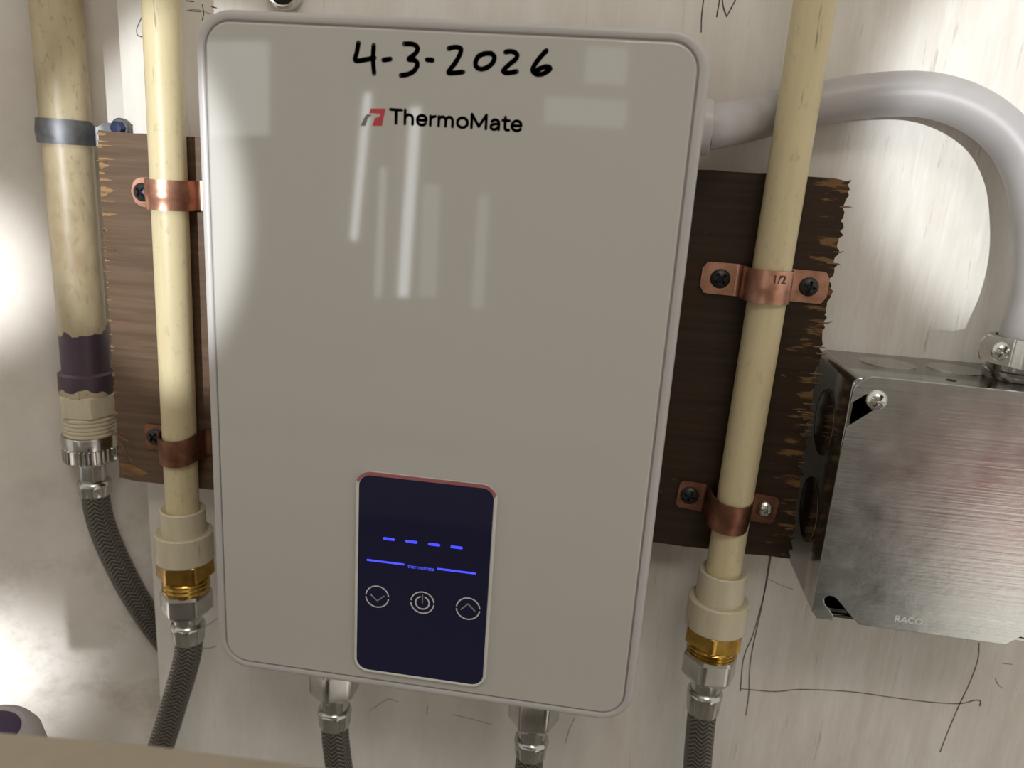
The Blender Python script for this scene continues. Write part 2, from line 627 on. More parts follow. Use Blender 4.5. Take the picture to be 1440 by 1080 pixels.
def screw_head(name, mat, parent, c, r, dome, axis='Y', turn=0.3):
    """round head facing the room with a real cross recess"""
    mb = MB()
    rings, seg = 9, 40
    c = Vector(c)
    prof = []
    for k in range(rings + 1):
        prof.append(k / rings)
    vs, fs = [], []
    for k, q in enumerate(prof):
        for i in range(seg):
            t = 2 * math.pi * i / seg
            x, z = q * math.cos(t), q * math.sin(t)
            h = dome * (1 - q ** 2.4 * 0.85)
            u = abs(math.cos(t + turn) * q)
            v = abs(math.sin(t + turn) * q)
            if min(u, v) < 0.12 and q < 0.60:
                h -= dome * 0.7
            vs.append(c + Vector((x * r, -h, z * r)))
    for k in range(rings):
        for i in range(seg):
            j = (i + 1) % seg
            fs.append((k * seg + i, k * seg + j, (k + 1) * seg + j, (k + 1) * seg + i))
    n = len(vs)
    for i in range(seg):
        vs.append(Vector((vs[rings * seg + i].x, c.y, vs[rings * seg + i].z)))
    for i in range(seg):
        j = (i + 1) % seg
        fs.append((rings * seg + i, rings * seg + j, n + j, n + i))
    fs.append(tuple(range(seg)))
    mb.add(vs, fs)
    return mb.obj(name, mat, parent, angle=50)


# ------------------------------------------------------------------ the setting
mb = MB()
mb.box(-171, 620, 0, 5, -620, 480)
wall = tag(mb.obj('wall_back', 'painted_plywood', origin=(0, 0, 0)), 'white painted plywood panel behind the water heater', kind='structure')
mb = MB()
wx = lambda x: 31 + 0.5 * (x + 150)
x0, x1 = -620, -130
mb.add([(x0, wx(x0), -620), (x1, wx(x1), -620), (x1, wx(x1), 480), (x0, wx(x0), 480),
        (x0 - 5, wx(x0) + 10, -620), (x1 - 5, wx(x1) + 10, -620), (x1 - 5, wx(x1) + 10, 480), (x0 - 5, wx(x0) + 10, 480)],
       [(0, 1, 2, 3), (7, 6, 5, 4), (0, 4, 5, 1), (1, 5, 6, 2), (2, 6, 7, 3), (3, 7, 4, 0)])
tag(mb.obj('wall_left', 'dirty_white_wall', origin=(0, 0, 0)), 'grimy white painted side wall behind the stained pipe', kind='structure')

PENCIL = [[(156.59, -85.18), (156.48, -105.45), (154.41, -129.85), (151.56, -144.72), (152.49, -164.4)], [(156.15, -86.78), (156.25, -113.43), (155.03, -144.18), (156.88, -164.96), (157.29, -178.25)], [(152.67, -163.09), (169.66, -161.99), (181.56, -158.75), (205.59, -156.05), (227.99, -156.08), (244.95, -155.74), (258.16, -154.35), (264.87, -151.16), (267.3, -151.58), (267.47, -154.02)], [(259.99, -119.72), (261.35, -129.43), (260.02, -143.77), (258.16, -154.35), (256.11, -169.33), (254.52, -183.68)], [(92.91, 166.13), (92.82, 155.26), (93.39, 148.4)], [(100.04, 166.91), (99.38, 160.96), (99.03, 154.68)], [(99.25, 166.35), (101.11, 158.85), (103.09, 154.84)], [(103.09, 154.84), (105.72, 161.19), (106.89, 165.28)], [(-129.4, 150.73), (-128.87, 147.19), (-129.68, 144.19)], [(-137.08, 147.77), (-132.58, 148.54), (-125.45, 147.03)], [(-159.14, 144.21), (-161.92, 139.27), (-161.74, 136.54), (-159.33, 135.73)], [(-148.14, -173.5), (-140.34, -170.06), (-133.8, -164.57)], [(-145.22, -184.98), (-139.65, -184.57), (-134.88, -182.45)], [(1.93, -204.35), (13.98, -205.51), (24.82, -207.32)], [(-44.67, -209.97), (-34.6, -200.84), (-28.47, -201.66)], [(-11.87, -201.17), (-12.06, -207.2)], [(69.26, -195.1), (66.9, -203.67), (65.62, -211.68)], [(272.7, -128.83), (277.28, -128.9)], [(271.36, -137.87), (273.3, -140.78), (275.95, -142.38)], [(157.32, -99.43), (164.2, -101.99), (169.51, -103.21)], [(-136.88, 151.93), (-133.46, 151.76)], [(-125.0, 150.01), (-122.63, 149.51)], [(-135.7, 147.82), (-130.21, 147.74)]]
for i, s in enumerate(PENCIL):
    mb = MB()
    faint = i in (9, 11, 12, 13, 14, 15, 16, 17, 18, 19)
    stroke(mb, s, 0.56 if i < 8 else 0.42, -0.12, 0.02, 0.5)
    mb.obj('pencil_line', 'pencil_faint' if faint else 'pencil', wall, smooth=False)

# the rest of the room, seen only as a reflection in the glass: a wall, plus glowing window slits added to make the streaks
mb = MB()
mb.box(-1700, 1500, -2060, -2020, -1300, 1500)
tag(mb.obj('wall_front', 'room_wall', origin=(0, -2020, -1300)), 'dim plastered wall at the far side of the room', kind='structure')
win = bpy.data.objects.new('reflection_window', None)
COL.objects.link(win)
win.location = (-0.8, -2.02, 0.0)
tag(win, 'unseen slatted window added to streak the glass reflection', kind='structure')
for name, mat, quad in (
        ('reflection_pane', 'pane_glow', [(-667, 274), (-647, 274), (-684, -133), (-704, -133)]),
        ('reflection_pane', 'pane_glow', [(-533, 244), (-506, 244), (-526, -286), (-556, -286)]),
        ('reflection_pane', 'pane_glow_dim', [(-617, 78), (-600, 78), (-607, -293), (-627, -293)]),
        ('reflection_pane', 'pane_glow_faint', [(-490, 38), (-442, 38), (-442, -280), (-492, -280)]),
        ('reflection_pane', 'pane_glow_faint', [(-330, 20), (-300, 20), (-300, -300), (-334, -300)]),
        ('reflection_pane', 'pane_glow_dim', [(-1290, 380), (-945, 395), (-950, 145), (-1290, 120)]),
        ('reflection_pane', 'pane_glow_faint', [(-60, 420), (50, 420), (50, 330), (-60, 330)]),
        ('reflection_pane', 'pane_glow_faint', [(-160, 290), (60, 290), (60, 220), (-160, 220)])):
    mb = MB()
    mb.prism(quad, -2019, -2012)
    mb.obj(name, mat, win, smooth=False)
mb = MB()
for x in (-735, -575, -420):
    mb.box(x - 8, x + 8, -2020, -2000, -330, 330)
mb.box(-743, -412, -2020, -2000, 330, 350)
mb.box(-743, -412, -2020, -2000, -350, -330)
mb.obj('reflection_window_frame', 'white_trim', win, smooth=False)

mb = MB()
mb.box(-1700, 1500, -2060, 300, -1040, -1000)
tag(mb.obj('floor', 'floor_dark', origin=(0, -900, -1000)), 'dark concrete floor of the utility room', kind='structure')  # next: bin, blanket and cabinet added only for the metal cover to reflect
t = thing('reflection_bin', (840, -1150, -1000), 'unseen white storage bin added to brighten the cover reflection', 'bin')
mb = MB()
mb.loft([[(680 + d, -1000 - d, z), (1050 - d, -1000 - d, z), (1050 - d, -1300 + d, z), (680 + d, -1300 + d, z)] for d, z in ((30, -1000), (0, -470), (-12, -468), (-12, -440), (6, -440), (30, -980))])
mb.obj('reflection_bin_body', 'white_trim', t, smooth=False)
mb = MB()
mb.box(620, 1060, -1310, -990, -438, -402)
tag(mb.obj('reflection_blanket', 'reflection_red', origin=(745, -1150, -438), bevel=20), 'unseen red blanket added to tint the cover reflection', 'blanket')  # red block added for a red band in the cover's reflection

t = thing('reflection_cabinet', (645, -1500, -1000), 'unseen low dark cabinet added to darken the cover reflection', 'cabinet')  # dark block added to darken the middle of the cover's reflection
mb = MB()
mb.box(420, 870, -1650, -1350, -1000, -480)
mb.obj('cabinet_body', 'dark_cabinet', t, smooth=False, bevel=4)
for x in (425, 648):
    mb = MB()
    mb.box(x, x + 217, -1350, -1332, -980, -500)
    d = mb.obj('door', 'dark_cabinet', t, smooth=False, bevel=3)
    mb = MB()
    mb.box(x + 80, x + 92, -1332, -1318, -600, -540)
    mb.obj('handle', 'nickel', d, smooth=False)

# ------------------------------------------------------------------ brown backer board
BX0, BX1, BZ0, BZ1, BT = -172.5, 158.5, -78.5, 92.5, 18.0


def jag(a, b_, n, amp):
    out = []
    for i in range(n):
        t = (i + 0.5 + (RND.random() - 0.5) * 0.7) / n
        out.append((a + (b_ - a) * t, (RND.random() ** 2.2) * amp * (1 if RND.random() < 0.72 else -0.5)))
    return out


right = [(BX1 + 2.2 * (BZ1 - z) / (BZ1 - BZ0) - 1.6 * math.sin(math.pi * (BZ1 - z) / (BZ1 - BZ0)) + d, z) for z, d in jag(BZ1, BZ0, 120, 1.7)]
left = [(BX0 - 1.5 * (BZ1 - z) / (BZ1 - BZ0) - d, z) for z, d in jag(BZ0, BZ1, 110, 0.9)]
top = [(x, BZ1 + d * 0.5) for x, d in jag(BX0 + 2, BX1 - 2, 60, 0.9)]
bot = [(x, BZ0 - d * 0.5) for x, d in jag(BX1, BX0, 60, 0.9)]
outline = [(BX0, BZ1 + .4)] + top + [(BX1, BZ1 - 1)] + right + [(BX1 + 2, BZ0)] + bot + [(BX0 - 1.5, BZ0 + 1)] + left
board = thing('backer_board', (-7, 0, BZ0), 'dark brown plywood board with ragged sawn sides fixed behind the heater', 'board')
mb = MB()
# face veneer a little in front of the plies so that the edge has depth
mb.prism(outline, -BT, -BT + 2.2)
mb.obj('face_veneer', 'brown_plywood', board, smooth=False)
mb = MB()
inner = [(x * 0.9955 - 0.02, z * 0.993) for x, z in outline]
mb.prism(inner, -BT + 2.2, 0.0)
mb.obj('ply_core', 'raw_wood', board, smooth=False)
for k in range(34):                                   # torn fibres standing out of the sides
    rgt = k % 3 != 0
    z = BZ0 + 8 + (BZ1 - BZ0 - 12) * RND.random()
    x = BX1 + 1 if rgt else BX0 - 1
    L = 2 + 4 * RND.random()
    dx = (0.9 + RND.random() * 0.7) * (1 if rgt else -1)
    mb = MB()
    tube(mb, [(x - dx * L * 0.7, -BT - 0.1, z), (x, -BT - 0.3, z + RND.uniform(-.3, .3)), (x + dx * 1.2, -BT - 0.2 - RND.random() * .6, z + RND.uniform(-1, 1))], [0.35, 0.3, 0.06], 5)
    mb.obj('splinter', 'raw_wood', board)
for a, c_ in (((-177, -19.5, -52), (-164, -23, -55.5)), ((-171, -20, -57), (-162.5, -22.5, -68))):
    mb = MB()
    tube(mb, [a, ((a[0] + c_[0]) / 2, (a[1] + c_[1]) / 2 - .4, (a[2] + c_[2]) / 2), c_], [0.55, 0.5, 0.2], 6)
    mb.obj('splinter', 'raw_wood', board)
for k in range(30):                                   # fibres torn off along the sawn end
    z = BZ1 - 1.5 - (BZ1 - BZ0 - 30) * (k / 30) ** 1.35 + RND.uniform(-3, 3)
    z = min(z, BZ1 - 1.2)
    w_ = RND.uniform(1.0, 8.0) if z > 52 else RND.uniform(0.3, 1.8)
    h_ = RND.uniform(0.3, 1.9) if z > 52 else RND.uniform(0.3, 0.9)
    mb = MB()
    xb = BX0 - 1.5 * (BZ1 - z) / (BZ1 - BZ0)
    top_, bot_ = [], []
    for q in range(5):
        fx = xb - 0.6 + (w_ + 0.6) * q / 4
        ta = (1 - q / 4) ** 0.6
        top_.append((fx, z + h_ * ta * RND.uniform(0.3, 1.2) + 0.02))
        bot_.append((fx + RND.uniform(-.3, .3), z - h_ * ta * RND.uniform(0.3, 1.2) - 0.02))
    mb.prism(top_ + bot_[::-1], -BT - 0.12, -BT + 0.4)
    mb.obj('torn_patch', 'torn_wood', board, smooth=False)
mb = MB()
mb.prism([(-173, -69.5), (-166, -70), (-158, -73.5), (-164, -76), (-172.5, -76.5)], -BT - 0.25, -BT + .5)
mb.obj('torn_patch', 'raw_wood', board, smooth=False)

# ------------------------------------------------------------------ water heater
HW, HH, HD = 185.0, 273.0, 75.0
heater = thing('water_heater', (0, -18.6, -HH / 2), 'white tankless water heater with glossy glass front and dark touch display', 'water heater')


def rim(off, y, r=14.0):
    return rrect(-HW / 2 + off, HW / 2 - off, -HH / 2 + off, HH / 2 - off, max(r - off, 1), -y, 10)


mb = MB()
mb.loft([rim(0.6, 18.6), rim(0, 19.4), rim(0, 72.6), rim(0.25, 73.8), rim(0.9, 74.7), rim(1.8, 75), rim(3.3, 75), rim(3.7, 74.6), rim(3.8, 73.2)])
mb.obj('housing', 'white_plastic', heater, angle=60)
mb = MB()
mb.loft([rim(3.75, 73.0), rim(3.75, 74.25), rim(4.5, 74.25), rim(4.5, 73.0)])
mb.obj('gasket', 'gasket_grey', heater, angle=60)
mb = MB()
mb.loft([rim(4.45, 73.1), rim(4.45, 75.0), rim(4.75, 75.3), rim(5.1, 75.4)])
glass = mb.obj('glass_panel', 'white_glass', heater, angle=60)

GY = -75.4
DATE = [[(-30.44, 126.97), (-30.98, 123.93), (-31.53, 121.13), (-27.93, 121.56), (-24.58, 122.34)], [(-24.83, 126.54), (-25.03, 122.11), (-24.54, 117.14)], [(-21.27, 121.76), (-18.68, 122.19)], [(-13.66, 127.44), (-10.52, 127.43), (-8.95, 126.21), (-9.69, 124.37), (-12.08, 122.44), (-9.79, 122.18), (-8.77, 120.88), (-10.07, 118.62), (-12.22, 117.47), (-14.63, 116.99)], [(-5.52, 122.59), (-3.47, 122.52)], [(2.25, 126.6), (4.48, 127.16), (6.58, 126.64), (6.02, 124.3), (4.45, 121.65), (2.68, 119.33), (3.17, 118.63), (7.79, 119.16)], [(11.9, 122.51), (12.75, 124.35), (14.93, 125.47), (17.43, 125.58), (18.51, 124.35), (17.89, 122.53), (16.02, 121.0), (13.81, 120.43), (12.19, 121.23), (11.9, 122.51)], [(22.28, 126.31), (24.31, 126.66), (26.29, 125.88), (26.12, 124.34), (23.75, 122.29), (21.93, 120.25), (23.37, 119.59), (26.66, 120.27)], [(36.52, 127.46), (34.85, 125.61), (33.1, 123.23), (32.15, 121.04), (33.63, 119.67), (36.09, 120.05), (38.17, 121.68), (37.02, 122.29), (34.86, 121.68), (33.03, 120.42)]]
for s in DATE:
    mb = MB()
    stroke(mb, s, 1.7, GY - 0.06, GY + 0.02, 0.25)
    tag(mb.obj('marker_stroke', 'ink_black', glass, smooth=False), 'black marker stroke of the handwritten date')
mb = MB()
mb.prism([(-29.36, 99.05), (-27.86, 102.13), (-27.17, 103.1), (-25.16, 103.2), (-25.51, 102.59), (-26.56, 101.99), (-27.46, 99.16)], GY - 0.05, GY + 0.02)
mb.obj('emblem_grey_half', 'logo_grey', glass, smooth=False)
mb = MB()
mb.prism([(-25.55, 105.24), (-20.04, 105.53), (-21.26, 99.51), (-24.86, 99.31), (-23.96, 102.02), (-22.32, 102.55), (-21.93, 103.6), (-26.11, 103.64)], GY - 0.05, GY + 0.02)
mb.obj('emblem_red_half', 'logo_red', glass, smooth=False)
GLYPH = {
    'T': (0.70, [[(.06, .92), (.64, .92)], [(.35, .92), (.35, .08)]]),
    'h': (0.62, [[(.10, .96), (.10, .08)], [(.10, .44), (.17, .60), (.30, .66), (.43, .59), (.48, .42), (.48, .08)]]),
    'e': (0.64, [[(.09, .38), (.53, .38)], [(.53, .38), (.50, .55), (.40, .65), (.29, .67), (.15, .58), (.09, .38), (.14, .17), (.29, .08), (.42, .10), (.51, .19)]]),
    'r': (0.41, [[(.10, .67), (.10, .08)], [(.10, .42), (.17, .59), (.34, .66)]]),
    'm': (0.93, [[(.10, .67), (.10, .08)], [(.10, .44), (.17, .60), (.28, .66), (.39, .59), (.44, .42), (.44, .08)], [(.44, .44), (.51, .60), (.62, .66), (.73, .59), (.78, .42), (.78, .08)]]),
    'o': (0.67, [[(.33 + .25 * math.cos(i * math.pi / 8), .37 + .295 * math.sin(i * math.pi / 8)) for i in range(17)]]),
    'M': (0.96, [[(.11, .08), (.11, .92)], [(.11, .92), (.46, .20)], [(.46, .20), (.81, .92)], [(.81, .92), (.81, .08)]]),
    'a': (0.59, [[(.12, .55), (.24, .66), (.38, .64), (.46, .52), (.47, .08)], [(.46, .42), (.25, .40), (.11, .32), (.09, .19), (.18, .08), (.32, .09), (.46, .24)]]),
    't': (0.42, [[(.18, .86), (.18, .22), (.24, .10), (.37, .09)], [(.04, .66), (.38, .66)]])}
adv = sum(GLYPH[ch][0] for ch in 'ThermoMate') - 0.07
gx, gsc, ghz = -18.75, 48.45 / adv, 5.55
for ch in 'ThermoMate':
    mb = MB()
    for ln in GLYPH[ch][1]:
        stroke(mb, [(gx + x * gsc, 100.2 + z * ghz) for x, z in ln], 1.04, GY - 0.05, GY + 0.02)
    mb.obj('brand_letter', 'logo_black', glass, smooth=False)
    gx += GLYPH[ch][0] * gsc

# display
DX0, DX1, DZ0, DZ1 = -28.9, 29.6, -127.8, -34.4
disp = bpy.data.objects.new('display', None)
COL.objects.link(disp)
disp.parent = heater
disp.location = (0, 0, 0)


def drr(off, y, r=6.4):
    return rrect(DX0 + off, DX1 - off, DZ0 + off, DZ1 - off, r - off, y, 8)


mb = MB()
mb.loft([drr(0, -75.2), drr(0, -76.6), drr(0.35, -77.0), drr(1.05, -77.0), drr(1.35, -76.7), drr(1.4, -76.0)])
mb.obj('bezel', 'bezel', disp, angle=50)
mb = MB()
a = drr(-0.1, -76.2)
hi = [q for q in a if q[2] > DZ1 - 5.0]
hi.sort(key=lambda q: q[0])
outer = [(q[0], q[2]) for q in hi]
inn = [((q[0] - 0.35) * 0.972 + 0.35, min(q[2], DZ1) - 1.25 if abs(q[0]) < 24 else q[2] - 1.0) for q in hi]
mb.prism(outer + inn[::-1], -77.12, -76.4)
mb.obj('bezel_red_strip', 'bezel_red_strip', disp, smooth=False)  # thin reddish strip along the display's top rim
mb = MB()
mb.loft([drr(1.38, -76.0), drr(1.38, -76.75), drr(1.5, -76.8)])
screen = mb.obj('screen', 'screen_black', disp, angle=50)
SY = -76.8


def pill(x0, x1, z, w):
    mb = MB()
    stroke(mb, [(x0 + w / 2, z), (x1 - w / 2, z)], w, SY - 0.08, SY + 0.02)
    return mb


DASH = [(-14.45, -62.99), (-4.89, -62.97), (4.7, -62.93), (14.13, -62.96)]
for x, z in DASH:
    pill(x - 2.55, x + 2.55, -62.97, 1.15).obj('display_dash', 'blue_light', disp, smooth=False)
for (xa, _), (xb, _) in [[(-23.8, -73.74), (-7.44, -73.75)], [(6.37, -73.6), (22.74, -73.78)]]:
    pill(xa, xb, -73.72, 0.85).obj('display_bar', 'blue_light', disp, smooth=False)
text_mb('thermomate', -6.1, 5.1, -75.0, 1.75, SY - 0.06, 0.06, 0.0).obj('display_lettering', 'blue_light', disp, smooth=False)


def ring(cx, cz, r, w, gaps=(), seg=64):
    mb = MB()
    for i in range(seg):
        t0, t1 = 2 * math.pi * i / seg, 2 * math.pi * (i + 1) / seg
        mid = math.degrees((t0 + t1) / 2)
        if any(abs((mid - g + 180) % 360 - 180) < hw for g, hw in gaps):
            continue
        q = [(cx + rr * math.cos(t), cz + rr * math.sin(t)) for rr, t in ((r - w / 2, t0), (r + w / 2, t0), (r + w / 2, t1), (r - w / 2, t1))]
        mb.prism(q, SY - 0.05, SY + 0.02)
    return mb


ICON = [[[(-21.73, -89.66), (-18.83, -92.34), (-16.04, -89.74)]], [[(0.6, -86.91), (0.72, -90.35)]], [[(17.36, -91.05), (20.13, -88.09), (23.1, -90.99)]]]
for (bx, bz), ic, nm in zip(((-18.9, -90.35), (0.7, -90.35), (20.25, -90.35)), ICON, ('down_button', 'power_button', 'up_button')):
    mb = ring(bx, bz, 4.95, 0.55, ((0, 4), (180, 4)))
    if nm == 'power_button':
        r2 = ring(bx, bz - 0.1, 2.9, 0.6, ((90, 16),))
        mb.add(r2.v, r2.f)
    for s in ic:
        P = s
        for a_, b2 in zip(P, P[1:]):
            stroke(mb, [a_, b2], 0.5, SY - 0.05, SY + 0.02)
    mb.obj(nm, 'icon_white', disp, smooth=False)

# cable gland on the heater's right flank
mb = MB()
mb.lathe([(13.5, 92.4), (13.5, 94.6), (12.9, 95.4), (11.0, 95.6), (10.6, 98.5), (9.6, 99.0)], (0, -32.5, 108.2), 'X', 40)
mb.obj('cable_gland', 'white_plastic', heater)
# threaded stubs under the heater
for x in (-52.5, 49.0):
    mb = MB()
    prof = []
    for k in range(9):
        z = -137 - k * 3.0
        prof += [(9.6, z), (10.2, z - 1.5)]
    mb.lathe([(10, -136)] + prof, (x, -35, 0), 'Z', 36)
    mb.obj('threaded_stub', 'nickel', heater)

# ------------------------------------------------------------------ supply pipes on either side
PY = -BT - 8.2


def pipe_run(name, cx, tilt, zt, z_col1, z_col2, z_colb, z_hexb, z_thrb, label, group=None):
    t = thing(name, (cx, PY, z_thrb), label, 'pipe', 'supply pipes')
    xz = lambda z: cx + tilt * z
    mb = MB()
    zs = [zt + (z_col1 - 6 - zt) * i / 12 for i in range(13)]
    tube(mb, [(xz(z), PY, z) for z in zs], 7.95, 40)
    mb.obj('tube', 'cream_pipe', t)
    mb = MB()
    c0 = (xz(z_col1), PY, 0)
    mb.lathe([(8.0, z_col1 - 5), (8.1, z_col1 - 1.2), (10.2, z_col1), (10.8, z_col1 - 0.6), (10.95, z_col2 + 1), (10.95, z_col2 - 2)], c0, 'Z', 48, cap0=False, cap1=False)
    mb.obj('socket_collar', 'cream_fitting', t)
    mb = MB()
    mb.lathe([(10.9, z_col2 - 0.5), (13.2, z_col2), (14.0, z_col2 - 0.7), (14.1, z_colb + 0.8), (13.5, z_colb), (8, z_colb)], c0, 'Z', 48, cap0=False)
    mb.obj('adapter_collar', 'cream_fitting', t)
    mb = MB()
    mb.lathe([(13.6, z_colb + 0.6), (14.3, z_colb - 0.3), (14.5, z_hexb + 2.2), (12.3, z_hexb), (9, z_hexb)], c0, 'Z', 72, hexa=True, turn=0.35)
    mb.obj('brass_hex', 'brass', t, angle=25)
    mb = MB()
    prof = [(10.8, z_hexb + .5)]
    n = 3
    for k in range(n):
        z = z_hexb - 0.4 - k * (z_hexb - z_thrb) / n
        prof += [(11.6, z), (11.6, z - 0.8), (10.9, z - 1.2)]
    prof += [(10.9, z_thrb - 3)]
    mb.lathe(prof, c0, 'Z', 48)
    mb.obj('brass_thread', 'brass', t, angle=25)
    return t


def hose(name, cx, y, z_nt, z_nb, z_nk, z_fb, path, label, turn=0.2, rn=13.2, group=None, knurl=False):
    t = thing(name, (cx, y, z_fb), label, 'hose', 'braided water hoses')
    mb = MB()
    c0 = (cx, y, 0)
    if not knurl:
        mb.lathe([(10.2, z_nt - 1.5), (11.2, z_nt), (12.2, z_nt), (rn, z_nt - 1.6), (rn, z_nb + 3.4), (rn - 2.2, z_nb + 0.6), (8.5, z_nb)], c0, 'Z', 72, hexa=True, turn=turn)
        mb.obj('hex_nut', 'nickel', t, angle=22)
    else:
        mb.lathe([(12.4, z_nt - 2.5), (12.6, z_nt), (13.6, z_nt), (13.9, z_nt - 0.8), (13.8, z_nt - 6.2), (13.0, z_nt - 6.6)], c0, 'Z', 48, cap0=True)
        mb.obj('nut_band', 'nickel', t, angle=30)
        mb = MB()
        loops = []
        seg = 144
        for z, f in ((z_nt - 6.4, 0.96), (z_nt - 7.0, 1), (z_nb + 1.2, 1), (z_nb, 0.93), (z_nb - 0.4, 0.6)):
            loops.append([(cx + (13.9 if i % 4 < 2 else 13.2) * f * math.cos(2 * math.pi * i / seg), y + (13.9 if i % 4 < 2 else 13.2) * f * math.sin(2 * math.pi * i / seg), z) for i in range(seg)])
        mb.loft(loops)
        mb.obj('knurled_ring', 'nickel', t, angle=20)
    mb = MB()
    mb.lathe([(6.9, z_nb + 1), (7.0, z_nk), (6.8, z_nk - 1.2), (6.8, z_nk - 3)], c0, 'Z', 40 if not knurl else 48, hexa=knurl)
    mb.obj('neck', 'nickel', t, angle=25)
    mb = MB()
    zf = z_nk - 0.6
    loops = []
    seg = 48
    for z, r, cr in ((zf, 7.2, 0), (zf - 1.0, 8.3, 0), (zf - 2.2, 8.6, 0.1), (zf - 4.0, 8.35, 0.6), ((zf + z_fb) / 2 - 1.5, 8.1, 1.0), (z_fb + 1.2, 7.9, 0.8), (z_fb, 7.6, 0.2), (z_fb + 0.3, 6.7, 0)):
        # eight crimped flats pressed into the ferrule
        loops.append([(cx + (r - cr * 0.8 * (0.5 + 0.5 * math.cos(8 * a_)) ** 3) * math.cos(a_), y + (r - cr * 0.8 * (0.5 + 0.5 * math.cos(8 * a_)) ** 3) * math.sin(a_), z) for a_ in [2 * math.pi * i / seg for i in range(seg)]])
    mb.loft(loops)
    mb.obj('crimped_ferrule', 'nickel', t, angle=50)
    mb = MB()
    tube(mb, smooth_path([(cx, y, z_fb + 3)] + path, 14), 6.9, 40)
    mb.obj('braided_sleeve', 'steel_braid', t)
    return t


pipe_run('supply_pipe', 131.0, 0.010, 420, -84.0, -98.2, -113.0, -122.5, -127.5,
         'cream plastic supply pipe between the water heater and the metal electrical box')
pipe_run('supply_pipe', -134.8, 0.008, 420, -86.0, -98.4, -114.0, -124.5, -131.5,
         'cream plastic supply pipe between the purple primed pipe and the water heater')
hose('braided_hose', 130.1, PY, -127.0, -141.5, -147.0, -160.0, [(130.6, PY, -172), (132.2, PY + 1, -196), (136, PY + 1, -230), (146, PY - 3, -300), (150, PY - 20, -420)],
     'braided steel hose hanging from the supply pipe nearest the electrical box', turn=0.15)
hose('braided_hose', -135.6, PY, -131.5, -145.5, -150.0, -161.5, [(-137, PY, -172), (-144.5, PY - 1, -199), (-156, PY - 3, -236), (-176, PY - 10, -290), (-200, PY - 25, -400)],
     'braided steel hose hanging from the pipe strapped to the bare left end of the board', turn=0.35)
hose('braided_hose', -52.5, -35, -157, -174.5, -181.5, -192.5, [(-51.8, -35, -203), (-49.5, -35, -222), (-45, -36, -250), (-36, -42, -320), (-30, -50, -420)],
     'braided steel hose screwed to the heater underside nearest the display', turn=0.5, rn=12.8)
hose('braided_hose', 49.0, -35, -157, -174.5, -181.5, -192.5, [(48.6, -35, -203), (47.8, -35, -222), (46, -36, -250), (42, -42, -320), (40, -50, -420)],
     'braided steel hose screwed to the heater underside beneath the plain glass corner', turn=0.1, rn=12.8)

# ------------------------------------------------------------------ stained pipe in the corner
FX, FY = -197.8, -5.0
t = thing('stained_pipe', (FX, FY, -61), 'thick stained cream pipe with purple primer band and hex adapter in the corner', 'pipe')
t.location = (FX * K, FY * K, 0)
mb = MB()
tube(mb, [(FX, FY, 420 - i * 37.4) for i in range(13)], 11.15, 44)
mb.obj('tube', 'stained_pipe', t)
mb = MB()
mb.lathe([(11.2, -26), (12.2, -26.5), (13.1, -27.2), (13.3, -37), (12.8, -38.5)], (FX, FY, 0), 'Z', 48, cap0=False)
mb.obj('socket_collar', 'stained_socket', t)
mb = MB()
mb.lathe([(12.8, -37.2), (14.6, -38), (14.8, -39), (14.8, -48.6), (13, -50)], (FX, FY, 0), 'Z', 72, hexa=True, turn=0.16)
mb.obj('hex_collar', 'cream_fitting', t, angle=22)
mb = MB()
prof = [(12.4, -49.5)]
for k in range(6):
    z = -50 - k * 2.1
    prof += [(13.0, z - 0.3), (13.0, z - 1.2), (12.3, z - 1.8)]
mb.lathe(prof, (FX, FY, 0), 'Z', 48)
mb.obj('male_thread', 'cream_fitting', t, angle=20)
hose('braided_hose', FX - 0.4, FY, -60.0, -75.0, -86.0, -95.0, [(-197.3, FY, -106), (-193.5, FY + 1, -124), (-186, FY + 4, -149), (-178.5, FY + 10, -174), (-171, FY + 17.5, -197), (-164, FY + 22, -218), (-152, FY + 23, -250), (-140, FY + 23, -300)],
     'braided steel hose with knurled nut running behind the panel edge', knurl=True)

